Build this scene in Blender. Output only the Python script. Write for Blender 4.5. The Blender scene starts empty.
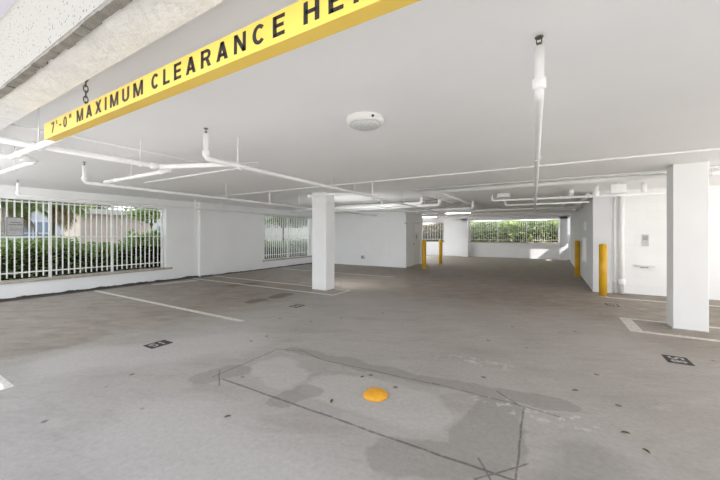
import bpy, math, random
from mathutils import Vector, Matrix
random.seed(7)
SC = bpy.context.scene
COL = SC.collection
R = math.radians

WORLD, SUN, LAMP, EXPO = .85, 7.0, 26.0, 1.76
# ------------------------------------------------------------------ materials
def new_mat(name):
    m = bpy.data.materials.new(name); m.use_nodes = True
    nt = m.node_tree
    return m, nt, nt.nodes['Principled BSDF']

def ramp(nt, fac, stops):
    r = nt.nodes.new('ShaderNodeValToRGB')
    while len(r.color_ramp.elements) < len(stops): r.color_ramp.elements.new(0.5)
    for e, (p, c) in zip(r.color_ramp.elements, stops):
        e.position = p; e.color = (*c, 1)
    nt.links.new(fac, r.inputs[0]); return r.outputs[0]

def noise(nt, vec, scale, detail=4, rough=.55):
    n = nt.nodes.new('ShaderNodeTexNoise'); n.inputs['Scale'].default_value = scale
    n.inputs['Detail'].default_value = detail; n.inputs['Roughness'].default_value = rough
    if vec is not None: nt.links.new(vec, n.inputs['Vector'])
    return n.outputs['Fac']

def pos(nt):
    return nt.nodes.new('ShaderNodeNewGeometry').outputs['Position']

def bump(nt, b, h, strength, dist=.01):
    bp = nt.nodes.new('ShaderNodeBump'); bp.inputs['Strength'].default_value = strength
    bp.inputs['Distance'].default_value = dist
    nt.links.new(h, bp.inputs['Height']); nt.links.new(bp.outputs[0], b.inputs['Normal'])

def surf(name, c1, c2=None, rough=.6, scale=6, bscale=60, bstr=.1, metal=0, bdist=.01, lo=.35, hi=.65, detail=4):
    m, nt, b = new_mat(name)
    c2 = c2 or tuple(x * .9 for x in c1)
    p = pos(nt)
    nt.links.new(ramp(nt, noise(nt, p, scale, detail), [(lo, c2), (hi, c1)]), b.inputs['Base Color'])
    b.inputs['Roughness'].default_value = rough; b.inputs['Metallic'].default_value = metal
    if bstr: bump(nt, b, noise(nt, p, bscale, 5), bstr, bdist)
    return m

M = {}
M['wall'] = surf('white wall paint', (.885, .89, .90), (.855, .86, .87), .55, 1.3, 90, .12)
M['greywall'] = surf('pale grey wall paint', (.70, .71, .73), (.67, .68, .70), .6, 1.3, 90, .1)
M['brightpanel'] = surf('bright white enamel', (.93, .93, .93), (.91, .91, .91), .3, 5, 60, 0)
M['ceil'] = surf('white ceiling paint', (.915, .92, .925), (.89, .895, .90), .7, .8, 40, .12)
M['pipe'] = surf('white pipe paint', (.92, .92, .92), (.88, .88, .88), .4, 5, 80, .06)
M['bar'] = surf('white railing paint', (.82, .82, .80), (.74, .74, .72), .45, 7, 80, .05)
M['beam'] = surf('brushed soffit paint', (.80, .80, .80), (.70, .70, .70), .7, 9, 34, .9, bdist=.01)
M['cement'] = surf('bare grey cement', (.30, .28, .25), (.20, .19, .17), .9, 14, 60, .6)
M['sill'] = surf('tan stone sill', (.50, .44, .38), (.38, .32, .27), .7, 6, 60, .2)
M['yellow'] = surf('yellow sign paint', (.87, .61, .11), (.83, .56, .09), .32, 4, 80, .04)
M['yellow'].node_tree.nodes['Principled BSDF'].inputs['Specular IOR Level'].default_value = .8
M['bollard'] = surf('yellow safety paint', (.74, .42, .012), (.64, .34, .01), .45, 5, 70, .1)
M['dome'] = surf('orange yellow marker plastic', (.80, .39, .02), (.66, .29, .015), .4, 16, 70, .15)
M['black'] = surf('black lettering paint', (.012, .012, .014), (.02, .02, .022), .35, 8, 60, 0)
M['blackworn'] = surf('worn black floor paint', (.022, .021, .02), (.07, .066, .06), .75, 26, 60, .1, lo=.25, hi=.55)
M['blackfaded'] = surf('faded black floor paint', (.045, .04, .036), (.24, .215, .185), .8, 30, 60, .1, lo=.38, hi=.56)
M['line'] = surf('worn white line paint', (.66, .64, .60), (.42, .39, .35), .75, 18, 60, .1, lo=.3, hi=.52)
M['digit'] = surf('pale grey stencil paint', (.44, .43, .41), (.24, .23, .22), .75, 26, 60, 0, lo=.3, hi=.55)
M['chain'] = surf('dark steel', (.10, .095, .09), (.16, .13, .11), .45, 40, 60, .1, metal=.8)
M['brass'] = surf('dull brass', (.22, .19, .15), (.12, .10, .08), .45, 60, 60, .1, metal=.7)
M['lens'] = surf('frosted lamp lens', (.72, .73, .72), (.56, .57, .57), .25, 60, 90, .5)
M['housing'] = surf('lamp housing', (.82, .82, .80), (.78, .78, .76), .4, 6, 80, .03)
M['greyplate'] = surf('grey placard', (.42, .42, .42), (.36, .36, .36), .5, 14, 60, .05)
M['paleplate'] = surf('pale grey plate', (.62, .62, .62), (.54, .54, .54), .5, 14, 60, .05)
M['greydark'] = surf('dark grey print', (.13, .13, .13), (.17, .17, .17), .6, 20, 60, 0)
M['panelgrey'] = surf('mid grey panel', (.50, .50, .49), (.36, .36, .35), .6, 30, 60, .1)
M['duct'] = surf('grey duct metal', (.42, .41, .39), (.34, .33, .31), .5, 8, 60, .1)
M['soil'] = surf('dark garden soil', (.06, .045, .03), (.03, .025, .018), .95, 5, 20, .6)
M['mulch'] = surf('sunny mulch', (.42, .30, .18), (.20, .13, .08), .9, 9, 30, .6)
M['grass'] = surf('lawn', (.10, .16, .04), (.05, .09, .02), .9, 9, 60, .6)
M['asphalt'] = surf('driveway concrete', (.44, .425, .41), (.38, .365, .35), .85, 2, 60, .3)
M['leafdark'] = surf('hedge leaf', (.44, .55, .17), (.12, .20, .05), .5, 9, 60, 0, lo=.4, hi=.62)
M['leafmid'] = surf('shrub leaf', (.40, .48, .18), (.11, .17, .05), .5, 9, 60, 0, lo=.4, hi=.62)
M['leafbrown'] = surf('dry brown leaf', (.30, .22, .12), (.10, .085, .035), .6, 9, 60, 0, lo=.4, hi=.62)
M['leafbright'] = surf('areca leaf', (.74, .82, .36), (.16, .30, .07), .5, 5, 60, 0, lo=.4, hi=.62)
M['palmgreen'] = surf('palm frond', (.46, .52, .22), (.15, .21, .06), .5, 5, 60, 0)
M['palmdry'] = surf('dry palm frond', (.46, .34, .19), (.28, .19, .09), .6, 5, 60, 0)
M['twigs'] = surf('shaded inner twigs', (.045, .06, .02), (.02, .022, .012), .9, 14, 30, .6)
for k in ('leafdark', 'leafmid', 'leafbrown', 'leafbright', 'palmgreen', 'palmdry'):
    nt = M[k].node_tree; b = nt.nodes['Principled BSDF']; tr = nt.nodes.new('ShaderNodeBsdfTranslucent'); mx = nt.nodes.new('ShaderNodeMixShader'); mx.inputs[0].default_value = .4
    nt.links.new(b.inputs['Base Color'].links[0].from_socket, tr.inputs[0]); out = nt.nodes['Material Output']
    nt.links.new(b.outputs[0], mx.inputs[1]); nt.links.new(tr.outputs[0], mx.inputs[2]); nt.links.new(mx.outputs[0], out.inputs[0])
M['bark'] = surf('grey brown bark', (.22, .18, .14), (.12, .10, .08), .9, 12, 30, .6)
M['stem'] = surf('pale plant stem', (.36, .31, .20), (.22, .18, .10), .8, 12, 30, .4)
M['peach'] = surf('peach stucco', (.80, .65, .56), (.76, .60, .51), .8, 3, 60, .2)
M['cream'] = surf('cream stucco', (.82, .78, .72), (.76, .72, .66), .8, 3, 60, .2)
M['offwhite'] = surf('off white stucco', (.60, .60, .66), (.54, .54, .61), .8, 3, 60, .2)
M['winglass'] = surf('blue grey window glass', (.28, .34, .46), (.22, .27, .38), .1, 3, 60, 0)
M['roof'] = surf('brown roof edge', (.38, .28, .22), (.30, .22, .17), .8, 6, 60, .2)
M['dryleaf'] = surf('dry fallen leaf', (.14, .11, .03), (.08, .05, .02), .7, 60, 60, 0)
M['basedirt'] = surf('dark dirt', (.05, .045, .04), (.11, .10, .085), .95, 30, 60, .5)  # dirt caked along the foot of the left wall

# stucco with dark pits
m, nt, b = new_mat('pebbled stucco'); p = pos(nt)
v = nt.nodes.new('ShaderNodeTexVoronoi'); v.inputs['Scale'].default_value = 42; nt.links.new(p, v.inputs['Vector'])
n2 = noise(nt, p, 30, 5)
mm = nt.nodes.new('ShaderNodeMath'); mm.operation = 'MULTIPLY_ADD'; mm.inputs[1].default_value = .45; mm.inputs[2].default_value = 0
nt.links.new(n2, mm.inputs[0])
ad = nt.nodes.new('ShaderNodeMath'); ad.operation = 'ADD'; nt.links.new(v.outputs['Distance'], ad.inputs[0]); nt.links.new(mm.outputs[0], ad.inputs[1])
base = ramp(nt, ad.outputs[0], [(.33, (.15, .13, .11)), (.47, (.44, .42, .39))])
nt.links.new(base, b.inputs['Base Color']); b.inputs['Roughness'].default_value = .9
bump(nt, b, noise(nt, p, 55, 6, .7), .8, .012); M['stucco'] = m

# block wall: painted concrete blocks, joints only just readable
m, nt, b = new_mat('painted block wall'); p = pos(nt)
sx = nt.nodes.new('ShaderNodeSeparateXYZ'); nt.links.new(p, sx.inputs[0])
su = nt.nodes.new('ShaderNodeMath'); su.operation = 'ADD'; nt.links.new(sx.outputs[0], su.inputs[0]); nt.links.new(sx.outputs[1], su.inputs[1])
cx = nt.nodes.new('ShaderNodeCombineXYZ'); nt.links.new(su.outputs[0], cx.inputs[0]); nt.links.new(sx.outputs[2], cx.inputs[1])
br = nt.nodes.new('ShaderNodeTexBrick'); nt.links.new(cx.outputs[0], br.inputs['Vector'])
br.inputs['Scale'].default_value = 1; br.inputs['Brick Width'].default_value = .4; br.inputs['Row Height'].default_value = .2
br.inputs['Mortar Size'].default_value = .006; br.inputs['Mortar Smooth'].default_value = .8
br.inputs['Color1'].default_value = (.87, .875, .88, 1); br.inputs['Color2'].default_value = (.85, .855, .86, 1)
br.inputs['Mortar'].default_value = (.82, .825, .83, 1)
nt.links.new(br.outputs['Color'], b.inputs['Base Color']); b.inputs['Roughness'].default_value = .55
bump(nt, b, noise(nt, p, 70, 4), .1); M['block'] = m

# ------------------------------------------------------------------ the concrete floor
def floor_material():
    m, nt, b = new_mat('stained concrete floor'); L = nt.links
    g = pos(nt)
    fl = nt.nodes.new('ShaderNodeVectorMath'); fl.operation = 'MULTIPLY'; fl.inputs[1].default_value = (1, 1, 0); L.new(g, fl.inputs[0])
    P = fl.outputs[0]
    def wob(scale, amt):
        n = nt.nodes.new('ShaderNodeTexNoise'); n.inputs['Scale'].default_value = scale; n.inputs['Detail'].default_value = 4; L.new(P, n.inputs['Vector'])
        a = nt.nodes.new('ShaderNodeVectorMath'); a.operation = 'SUBTRACT'; a.inputs[1].default_value = (.5, .5, .5); L.new(n.outputs['Color'], a.inputs[0])
        s = nt.nodes.new('ShaderNodeVectorMath'); s.operation = 'MULTIPLY'; s.inputs[1].default_value = (amt, amt, 0); L.new(a.outputs[0], s.inputs[0])
        o = nt.nodes.new('ShaderNodeVectorMath'); o.operation = 'ADD'; L.new(P, o.inputs[0]); L.new(s.outputs[0], o.inputs[1])
        return o.outputs[0]
    Pfine, Pbig = wob(5, .022), wob(2.4, .34)
    def M1(op, a, bb=None, clamp=False):
        n = nt.nodes.new('ShaderNodeMath'); n.operation = op; n.use_clamp = clamp
        for i, x in enumerate((a, bb)):
            if x is None: continue
            if isinstance(x, (int, float)): n.inputs[i].default_value = x
            else: L.new(x, n.inputs[i])
        return n.outputs[0]
    def seg(PP, a, c, w0, w1):                          # 1 inside w0, 0 beyond w1 of the segment a-c
        a, c = Vector((*a, 0)), Vector((*c, 0)); ba = c - a
        s = nt.nodes.new('ShaderNodeVectorMath'); s.operation = 'SUBTRACT'; s.inputs[1].default_value = a; L.new(PP, s.inputs[0])
        d = nt.nodes.new('ShaderNodeVectorMath'); d.operation = 'DOT_PRODUCT'; d.inputs[1].default_value = ba / max(ba.length_squared, 1e-9); L.new(s.outputs[0], d.inputs[0])
        h = M1('ADD', d.outputs['Value'], 0, True)
        k = nt.nodes.new('ShaderNodeVectorMath'); k.operation = 'SCALE'; k.inputs[0].default_value = ba; L.new(h, k.inputs['Scale'])
        q = nt.nodes.new('ShaderNodeVectorMath'); q.operation = 'DISTANCE'; L.new(s.outputs[0], q.inputs[0]); L.new(k.outputs[0], q.inputs[1])
        r = nt.nodes.new('ShaderNodeMapRange'); r.interpolation_type = 'SMOOTHSTEP'
        r.inputs['From Min'].default_value = w1; r.inputs['From Max'].default_value = w0
        L.new(q.outputs['Value'], r.inputs['Value']); return r.outputs[0]
    def union(lst):
        o = lst[0]
        for x in lst[1:]: o = M1('MAXIMUM', o, x)
        return o
    def mix(fac, c1, c2, f=1.0):
        n = nt.nodes.new('ShaderNodeMix'); n.data_type = 'RGBA'
        L.new(M1('MULTIPLY', fac, f) if f != 1 else fac, n.inputs['Factor'])
        for k, c in ((6, c1), (7, c2)):
            if isinstance(c, tuple): n.inputs[k].default_value = (*c, 1)
            else: L.new(c, n.inputs[k])
        return n.outputs[2]
    big = noise(nt, P, .55, 6, .6)
    col = ramp(nt, big, [(.34, FL['dark']), (.52, FL['mid']), (.68, FL['light'])])
    # trafficked lane by the entrance is cleaner; parking bays are browner
    bays = union([seg(Pbig, (-8.6, 3.2), (-8.6, 12), 2.4, 4.6), seg(Pbig, (-4.6, 9.8), (1.2, 9.6), 1.4, 4.2), seg(Pbig, (-2, 13), (-2, 22), 2.6, 5.4), seg(Pbig, (3.0, 6.6), (3.0, 12), 1.0, 2.6), seg(Pbig, (-9, 1.7), (-6.05, 1.6), .65, .95)])
    col = mix(bays, col, FL['brown'], .74)
    # streaky grime
    def streak(rot, scl, sc, lo, hi, det=6):
        st = nt.nodes.new('ShaderNodeMapping'); st.inputs['Rotation'].default_value = (0, 0, rot); L.new(P, st.inputs['Vector'])
        s2 = nt.nodes.new('ShaderNodeMapping'); s2.inputs['Scale'].default_value = scl; L.new(st.outputs[0], s2.inputs['Vector'])
        return ramp(nt, noise(nt, s2.outputs[0], sc, det, .65), [(lo, (0, 0, 0)), (hi, (1, 1, 1))])
    col = mix(streak(-.45, (.8, 2.6, 1), 1.1, .50, .68), col, FL['grime'], .50)
    col = mix(streak(-.25, (1, 3.4, 1), 3.2, .54, .70), col, FL['grime'], .38)
    col = mix(streak(-.75, (1, 2.2, 1), 2.1, .56, .70), col, FL['pale'], .40)
    col = mix(M1('MULTIPLY', bays, streak(-.5, (1, 2.5, 1), 1.9, .46, .64)), col, (.15, .12, .095), .45)
    # pale worn areas
    pale = union([seg(Pbig, (-4.7, 1.45), (-3.6, 2.9), .25, .55), seg(Pbig, (-2.6, 2.5), (-2.35, 2.4), .22, .30), seg(Pbig, (-1.75, 2.5), (-.95, 2.5), .25, .34), seg(Pbig, (-2.6, 1.3), (-1, 1.2), .2, .6)])
    col = mix(pale, col, FL['pale'], .6)
    # damp dark patches around the saw cut trench
    damp = union([seg(Pbig, (-2.75, 3.03), (-1.0, 3.06), .09, .125), seg(Pbig, (-1.0, 3.06), (.15, 3.22), .10, .135), seg(Pbig, (-2.0, 2.05), (-1.95, 2.3), .12, .15),
                  seg(Pbig, (-.36, 2.85), (-.42, 2.2), .20, .24), seg(Pbig, (-.42, 2.2), (-.9, 1.9), .15, .19), seg(Pbig, (-3.0, 2.0), (-2.9, 2.2), .15, .20),
                  seg(Pbig, (.1, 2.2), (.25, 2.5), .08, .3)])
    col = mix(damp, col, FL['damp'], .56)
    col = mix(union([seg(Pbig, (-5.45, 5.3), (-5.42, 5.7), .10, .22), seg(Pbig, (-5.5, 4.75), (-5.45, 4.9), .10, .24), seg(Pbig, (-7.7, 5.9), (-7.5, 6.4), .05, .4)]), col, (.055, .045, .036), .6)
    # dirt along the left wall, white spill
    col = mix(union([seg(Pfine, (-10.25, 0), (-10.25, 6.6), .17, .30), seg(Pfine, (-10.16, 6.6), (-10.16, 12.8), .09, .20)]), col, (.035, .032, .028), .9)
    col = mix(union([seg(Pbig, (-9.75, 5.0), (-9.55, 5.9), .12, .22)]), col, (.62, .60, .56), .75)
    # saw cuts
    A = [((-2.94, 2.03), (-2.95, 2.94)), ((-2.95, 2.94), (-2.66, 3.03)), ((-2.69, 3.06), (-2.25, 2.95)), ((-2.25, 2.95), (-.91, 3.03)), ((-2.81, 2.05), (-.62, 2.07)),
         ((-.62, 2.07), (-.05, 2.09)), ((-.19, 3.0), (-.17, 1.85)), ((-.99, 3.04), (-.17, 3.02)), ((-3.03, 2.17), (-2.73, 1.95)), ((-.4, 2.17), (-.3, 2.02)), ((-.38, 1.97), (-.12, 2.28)),
         ((-.17, 3.02), (.12, 2.98)), ((-.42, 3.18), (-.17, 2.97))]
    cuts = union([seg(Pfine, a, c, .004 if a == (-2.81, 2.05) or a == (-.62, 2.07) else .001, .017 if a == (-2.81, 2.05) or a == (-.62, 2.07) else .012) for a, c in A])
    gate = ramp(nt, noise(nt, P, 22, 3), [(.30, (.35, .35, .35)), (.5, (1, 1, 1))])
    col = mix(M1('MULTIPLY', cuts, gate), col, (.07, .065, .06), .72)
    col = mix(union([seg(Pfine, (1.25, 8.2), (1.95, 7.2), .003, .012), seg(Pfine, (2.1, 5.9), (3.3, 4.3), .003, .012)]), col, (.05, .045, .04), .8)
    # pale efflorescence flecks beside the cuts
    wf = M1('MULTIPLY', union([seg(Pbig, (-.55, 2.96), (.2, 2.95), .05, .16), seg(Pbig, (-1.1, 3.7), (-.4, 3.8), .02, .2)]), ramp(nt, noise(nt, P, 11, 5, .7), [(.54, (0, 0, 0)), (.62, (1, 1, 1))]))
    col = mix(wf, col, (.60, .59, .57), .8)
    # small dark pits and hairline scuffs
    sp = nt.nodes.new('ShaderNodeTexVoronoi'); sp.inputs['Scale'].default_value = 2.7; L.new(P, sp.inputs['Vector'])
    col = mix(ramp(nt, sp.outputs['Distance'], [(.045, (1, 1, 1)), (.085, (0, 0, 0))]), col, (.10, .085, .07), .75)
    fine = ramp(nt, noise(nt, P, 26, 6, .75), [(.3, (.86, .86, .86)), (.7, (1.08, 1.08, 1.08))])
    mu = nt.nodes.new('ShaderNodeMix'); mu.data_type = 'RGBA'; mu.blend_type = 'MULTIPLY'; mu.inputs['Factor'].default_value = 1
    L.new(col, mu.inputs[6]); L.new(fine, mu.inputs[7])
    L.new(mu.outputs[2], b.inputs['Base Color'])
    b.inputs['Roughness'].default_value = .62; b.inputs['Specular IOR Level'].default_value = .35
    bump(nt, b, noise(nt, P, 40, 6, .7), .12, .006)
    return m
FL = dict(dark=(.365, .335, .308), mid=(.42, .392, .368), light=(.44, .415, .392), brown=(.262, .215, .172), grime=(.315, .28, .248), pale=(.505, .48, .458), damp=(.265, .246, .225))
M['floor'] = floor_material()

# ------------------------------------------------------------------ mesh builder
class MB:
    def __init__(s): s.v, s.f = [], []
    def box(s, x0, x1, y0, y1, z0, z1):
        n = len(s.v)
        s.v += [(x, y, z) for z in (z0, z1) for x, y in ((x0, y0), (x1, y0), (x1, y1), (x0, y1))]
        s.f += [tuple(n + i for i in q) for q in ((3, 2, 1, 0), (4, 5, 6, 7), (0, 1, 5, 4), (1, 2, 6, 5), (2, 3, 7, 6), (3, 0, 4, 7))]
        return s
    def tube(s, pts, r, n=12, cap=True):
        pts = [Vector(p) for p in pts]; base = len(s.v); up = None
        rr = r if isinstance(r, (list, tuple)) else [r] * len(pts)
        for i, p in enumerate(pts):
            d = (pts[min(i + 1, len(pts) - 1)] - pts[max(i - 1, 0)]).normalized()
            if up is None:
                up = Vector((0, 0, 1)) if abs(d.z) < .9 else Vector((1, 0, 0))
            u = (up - d * up.dot(d)).normalized(); w = d.cross(u); up = u
            for k in range(n):
                a = 2 * math.pi * k / n
                s.v.append(tuple(p + (u * math.cos(a) + w * math.sin(a)) * rr[i]))
        for i in range(len(pts) - 1):
            for k in range(n):
                a0, a1 = base + i * n + k, base + i * n + (k + 1) % n
                s.f.append((a0, a1, a1 + n, a0 + n))
        if cap:
            s.f.append(tuple(base + k for k in reversed(range(n))))
            s.f.append(tuple(base + (len(pts) - 1) * n + k for k in range(n)))
        return s
    def lathe(s, cx, cy, prof, n=32):                      # prof: list of (radius, z) bottom to top
        base = len(s.v)
        for r, z in prof:
            for k in range(n):
                a = 2 * math.pi * k / n
                s.v.append((cx + r * math.cos(a), cy + r * math.sin(a), z))
        for i in range(len(prof) - 1):
            for k in range(n):
                a0, a1 = base + i * n + k, base + i * n + (k + 1) % n
                s.f.append((a0, a1, a1 + n, a0 + n))
        s.f.append(tuple(base + k for k in reversed(range(n))))
        s.f.append(tuple(base + (len(prof) - 1) * n + k for k in range(n)))
        return s
    def torus(s, c, ax, R_, r, stretch=1.0, sdir=None, n=16, m=8):
        c, ax = Vector(c), Vector(ax).normalized(); sdir = Vector(sdir or (0, 0, 1))
        e1 = (sdir - ax * sdir.dot(ax)).normalized(); e2 = ax.cross(e1); base = len(s.v)
        for i in range(n):
            a = 2 * math.pi * i / n
            rad = e1 * math.cos(a) + e2 * math.sin(a)
            ctr = c + e1 * math.cos(a) * R_ * stretch + e2 * math.sin(a) * R_
            for k in range(m):
                b_ = 2 * math.pi * k / m
                s.v.append(tuple(ctr + rad * math.cos(b_) * r + ax * math.sin(b_) * r))
        for i in range(n):
            for k in range(m):
                s.f.append((base + i * m + k, base + i * m + (k + 1) % m, base + ((i + 1) % n) * m + (k + 1) % m, base + ((i + 1) % n) * m + k))
        return s
    def quad(s, a, b_, c, d):
        n = len(s.v); s.v += [tuple(a), tuple(b_), tuple(c), tuple(d)]; s.f.append((n, n + 1, n + 2, n + 3)); return s
    def build(s, name, mat, parent=None, base=None, smooth=False, bevel=0, kind=None):
        off = Vector((0, 0, 0))
        if parent is not None:
            q = parent
            while q is not None: off += q.location; q = q.parent
        elif base: off = Vector(base)
        me = bpy.data.meshes.new(name)
        me.from_pydata([(x - off.x, y - off.y, z - off.z) for x, y, z in s.v], [], s.f); me.update()
        me.materials.append(mat)
        if smooth:
            me.polygons.foreach_set('use_smooth', [len(p.vertices) == 4 for p in me.polygons])
        o = bpy.data.objects.new(name, me); COL.objects.link(o)
        if parent is not None: o.parent = parent
        elif base: o.location = base
        if bevel:
            bv = o.modifiers.new('bevel', 'BEVEL'); bv.width = bevel; bv.segments = 2; bv.limit_method = 'ANGLE'
        if kind: o['kind'] = kind
        return o

def empty(name, loc, label, cat, group=None):
    o = bpy.data.objects.new(name, None); COL.objects.link(o); o.location = loc; o.empty_display_size = .1
    return tag(o, label, cat, group)
def tag(o, label, cat, group=None):
    o['label'] = label; o['category'] = cat
    if group: o['group'] = group
    return o
def struct(name, mb, mat, **k):
    return mb.build(name, mat, kind='structure', **k)
def arc(c, a, b_, n=6):                                    # rounded corner from a to b about corner c
    c, a, b_ = Vector(c), Vector(a), Vector(b_)
    return [tuple(a * (1 - t) ** 2 + c * 2 * t * (1 - t) + b_ * t * t) for t in [i / n for i in range(n + 1)]]
def ring(cx, cy, ro, ri, a0, a1, n=16):
    """pieces of an elliptical stroke between the outer and inner radii"""
    o = []
    for i in range(n):
        t0, t1 = R(a0 + (a1 - a0) * i / n), R(a0 + (a1 - a0) * (i + 1) / n)
        o.append([(cx + ri[0] * math.cos(t0), cy + ri[1] * math.sin(t0)), (cx + ro[0] * math.cos(t0), cy + ro[1] * math.sin(t0)), (cx + ro[0] * math.cos(t1), cy + ro[1] * math.sin(t1)), (cx + ri[0] * math.cos(t1), cy + ri[1] * math.sin(t1))])
    return o
def rb(x0, x1, y0, y1): return [(x0, y0), (x1, y0), (x1, y1), (x0, y1)]
GL = {
 'A': (.78, [[(0, 0), (.22, 0), (.50, 1), (.28, 1)], [(.56, 0), (.78, 0), (.50, 1), (.28, 1)], rb(.18, .60, .20, .37)]),
 'C': (.74, ring(.37, .5, (.37, .5), (.17, .31), 42, 318, 22)),
 'E': (.62, [rb(0, .2, 0, 1), rb(.1, .62, .82, 1), rb(.1, .57, .42, .59), rb(.1, .62, 0, .18)]),
 'G': (.76, ring(.37, .5, (.37, .5), (.17, .31), 42, 330, 22) + [rb(.40, .76, .36, .52), rb(.58, .76, .04, .5)]),
 'H': (.72, [rb(0, .2, 0, 1), rb(.52, .72, 0, 1), rb(.1, .6, .42, .6)]),
 'I': (.2, [rb(0, .2, 0, 1)]),
 'L': (.58, [rb(0, .2, 0, 1), rb(.1, .58, 0, .18)]),
 'M': (.90, [rb(0, .18, 0, 1), rb(.72, .90, 0, 1), [(.02, 1), (.22, 1), (.54, .0), (.37, .0)], [(.68, 1), (.88, 1), (.53, .0), (.36, .0)]]),
 'N': (.74, [rb(0, .19, 0, 1), rb(.55, .74, 0, 1), [(.0, 1), (.21, 1), (.74, 0), (.53, 0)]]),
 'R': (.74, [rb(0, .2, 0, 1), rb(.1, .44, .82, 1), rb(.1, .44, .40, .57)] + ring(.43, .70, (.29, .30), (.10, .125), -90, 90, 12) + [[(.34, .46), (.54, .46), (.76, 0), (.53, 0)]]),
 'T': (.66, [rb(.23, .43, 0, 1), rb(0, .66, .82, 1)]),
 'U': (.72, [rb(0, .2, .33, 1), rb(.52, .72, .33, 1)] + ring(.36, .34, (.36, .34), (.16, .17), 180, 360, 14)),
 'X': (.76, [[(0, 0), (.23, 0), (.75, 1), (.52, 1)], [(.53, 0), (.76, 0), (.24, 1), (.01, 1)]]),
 '0': (.60, ring(.3, .5, (.3, .5), (.115, .33), 0, 360, 28)),
 '7': (.58, [rb(0, .58, .82, 1), [(.10, 0), (.31, 0), (.58, .86), (.38, .86)]]),
 '1': (.36, [rb(.16, .36, 0, 1), [(0, .68), (.2, .74), (.3, 1), (.18, 1)]]),
 '5': (.60, [rb(.04, .57, .82, 1), rb(.03, .2, .46, .9)] + ring(.28, .33, (.32, .33), (.13, .16), -150, 130, 18)),
 '8': (.60, ring(.3, .74, (.26, .26), (.09, .11), 0, 360, 22) + ring(.3, .28, (.3, .28), (.11, .12), 0, 360, 22)),
 "'": (.14, [rb(0, .14, .66, 1)]), '"': (.36, [rb(0, .13, .66, 1), rb(.22, .35, .66, 1)]), '-': (.34, [rb(0, .34, .36, .52)])}
def lettering(name, body, mat, parent, fn, w, h, gap=.24, depth=.0012):
    """block letters fitted to w x h; fn maps (right, up, out) in metres to a point"""
    k = w / (sum(GL[ch][0] + gap for ch in body) - gap); x = 0
    for ch in body:
        gw, ps = GL[ch]; mb = MB()
        for p_ in ps:
            n = len(mb.v)
            for dz in (0, depth): mb.v += [tuple(fn((x + a) * k, b_ * h, dz)) for a, b_ in p_]
            mb.f += [(n, n + 1, n + 2, n + 3), (n + 7, n + 6, n + 5, n + 4)] + [(n + i, n + 4 + i, n + 4 + (i + 1) % 4, n + (i + 1) % 4) for i in range(4)]
        mb.build(name, mat, parent); x += gw + gap

# ------------------------------------------------------------------ camera
CZ = 2.52                                                  # ceiling height
A_ = R(30.7)
cam = bpy.data.cameras.new('camera'); co = bpy.data.objects.new('camera', cam); COL.objects.link(co)
co.location = (0, 0, 1.45); co.rotation_euler = (R(90), 0, A_)
cam.sensor_width = 36; cam.lens = 16; cam.shift_y = -6 / 720; cam.clip_start = .05; cam.clip_end = 200
SC.camera = co

# ------------------------------------------------------------------ setting
struct('floor', MB().box(-10.6, 7.6, .55, 21.8, -.15, 0), M['floor'])
c = MB().box(-10.6, 7.6, .75, 16.5, CZ, CZ + .22); c.box(-10.6, .70, 16.5, 21.8, CZ, CZ + .22); c.box(.70, 2.6, 16.5, 21.0, CZ, CZ + .22)
struct('ceiling', c, M['ceil'])
# left wall with two barred windows; its rear half stands a little proud
WL = -10.30
def openings(mb, axis, t0, t1, u0, u1, z0, z1, holes):
    """wall slab between t0..t1 running u0..u1 with rectangular holes (ua, ub, za, zb)"""
    def bx(a, b_, za, zb):
        if b_ - a > 1e-4 and zb - za > 1e-4:
            mb.box(t0, t1, a, b_, za, zb) if axis == 'x' else mb.box(a, b_, t0, t1, za, zb)
    u = u0
    for ua, ub, za, zb in sorted(holes):
        bx(u, ua, z0, z1); bx(ua, ub, z0, za); bx(ua, ub, zb, z1); u = ub
    bx(u, u1, z0, z1); return mb
w = MB()
openings(w, 'x', -10.55, WL, .55, 6.57, 0, CZ, [(1.2, 5.5, .39, 2.24)])
openings(w, 'x', -10.55, -10.21, 6.57, 13.05, 0, CZ, [(9.42, 12.55, .36, 2.24)])
struct('wall_left', w, M['wall'])
struct('wall_inner', openings(MB(), 'y', 12.80, 13.05, -10.21, -5.38, 0, CZ, []), M['wall'])
struct('wall_door', openings(MB(), 'x', -5.60, -5.38, 13.05, 15.05, 0, CZ, [(13.78, 14.86, 0, 2.04)]), M['wall'])
w = openings(MB(), 'y', 21.5, 21.75, -10.6, 2.6, 0, CZ, [(-7.75, -6.16, .95, 2.25), (-4.46, .44, .95, 2.25)])
w.box(-5.38, -4.86, 21.34, 21.5, 0, CZ)
struct('wall_back', w, M['wall'])
struct('wall_alley', MB().box(.93, 1.30, 9.92, 20.2, 0, CZ), M['greywall'])
struct('wall_right', MB().box(1.30, 7.6, 10.03, 10.28, 0, CZ), M['block'])
struct('wall_garden', MB().box(2.6, 2.8, 12, 23, -.1, 2.3), M['wall'])
struct('wall_sun_blocker', MB().box(3.2, 3.5, -1.6, .5, -.1, 6.88), M['offwhite'])  # unseen slab sized to keep the sun off the entrance floor
w = MB().box(-5.0, 7.6, .555, .75, 2.30, 3.2); w.box(-10.6, -5.0, .555, .75, 2.30, 3.2); w.box(2.4, 7.6, .555, .75, 0, 2.30)
wf = struct('wall_front', w, M['beam'])
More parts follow.
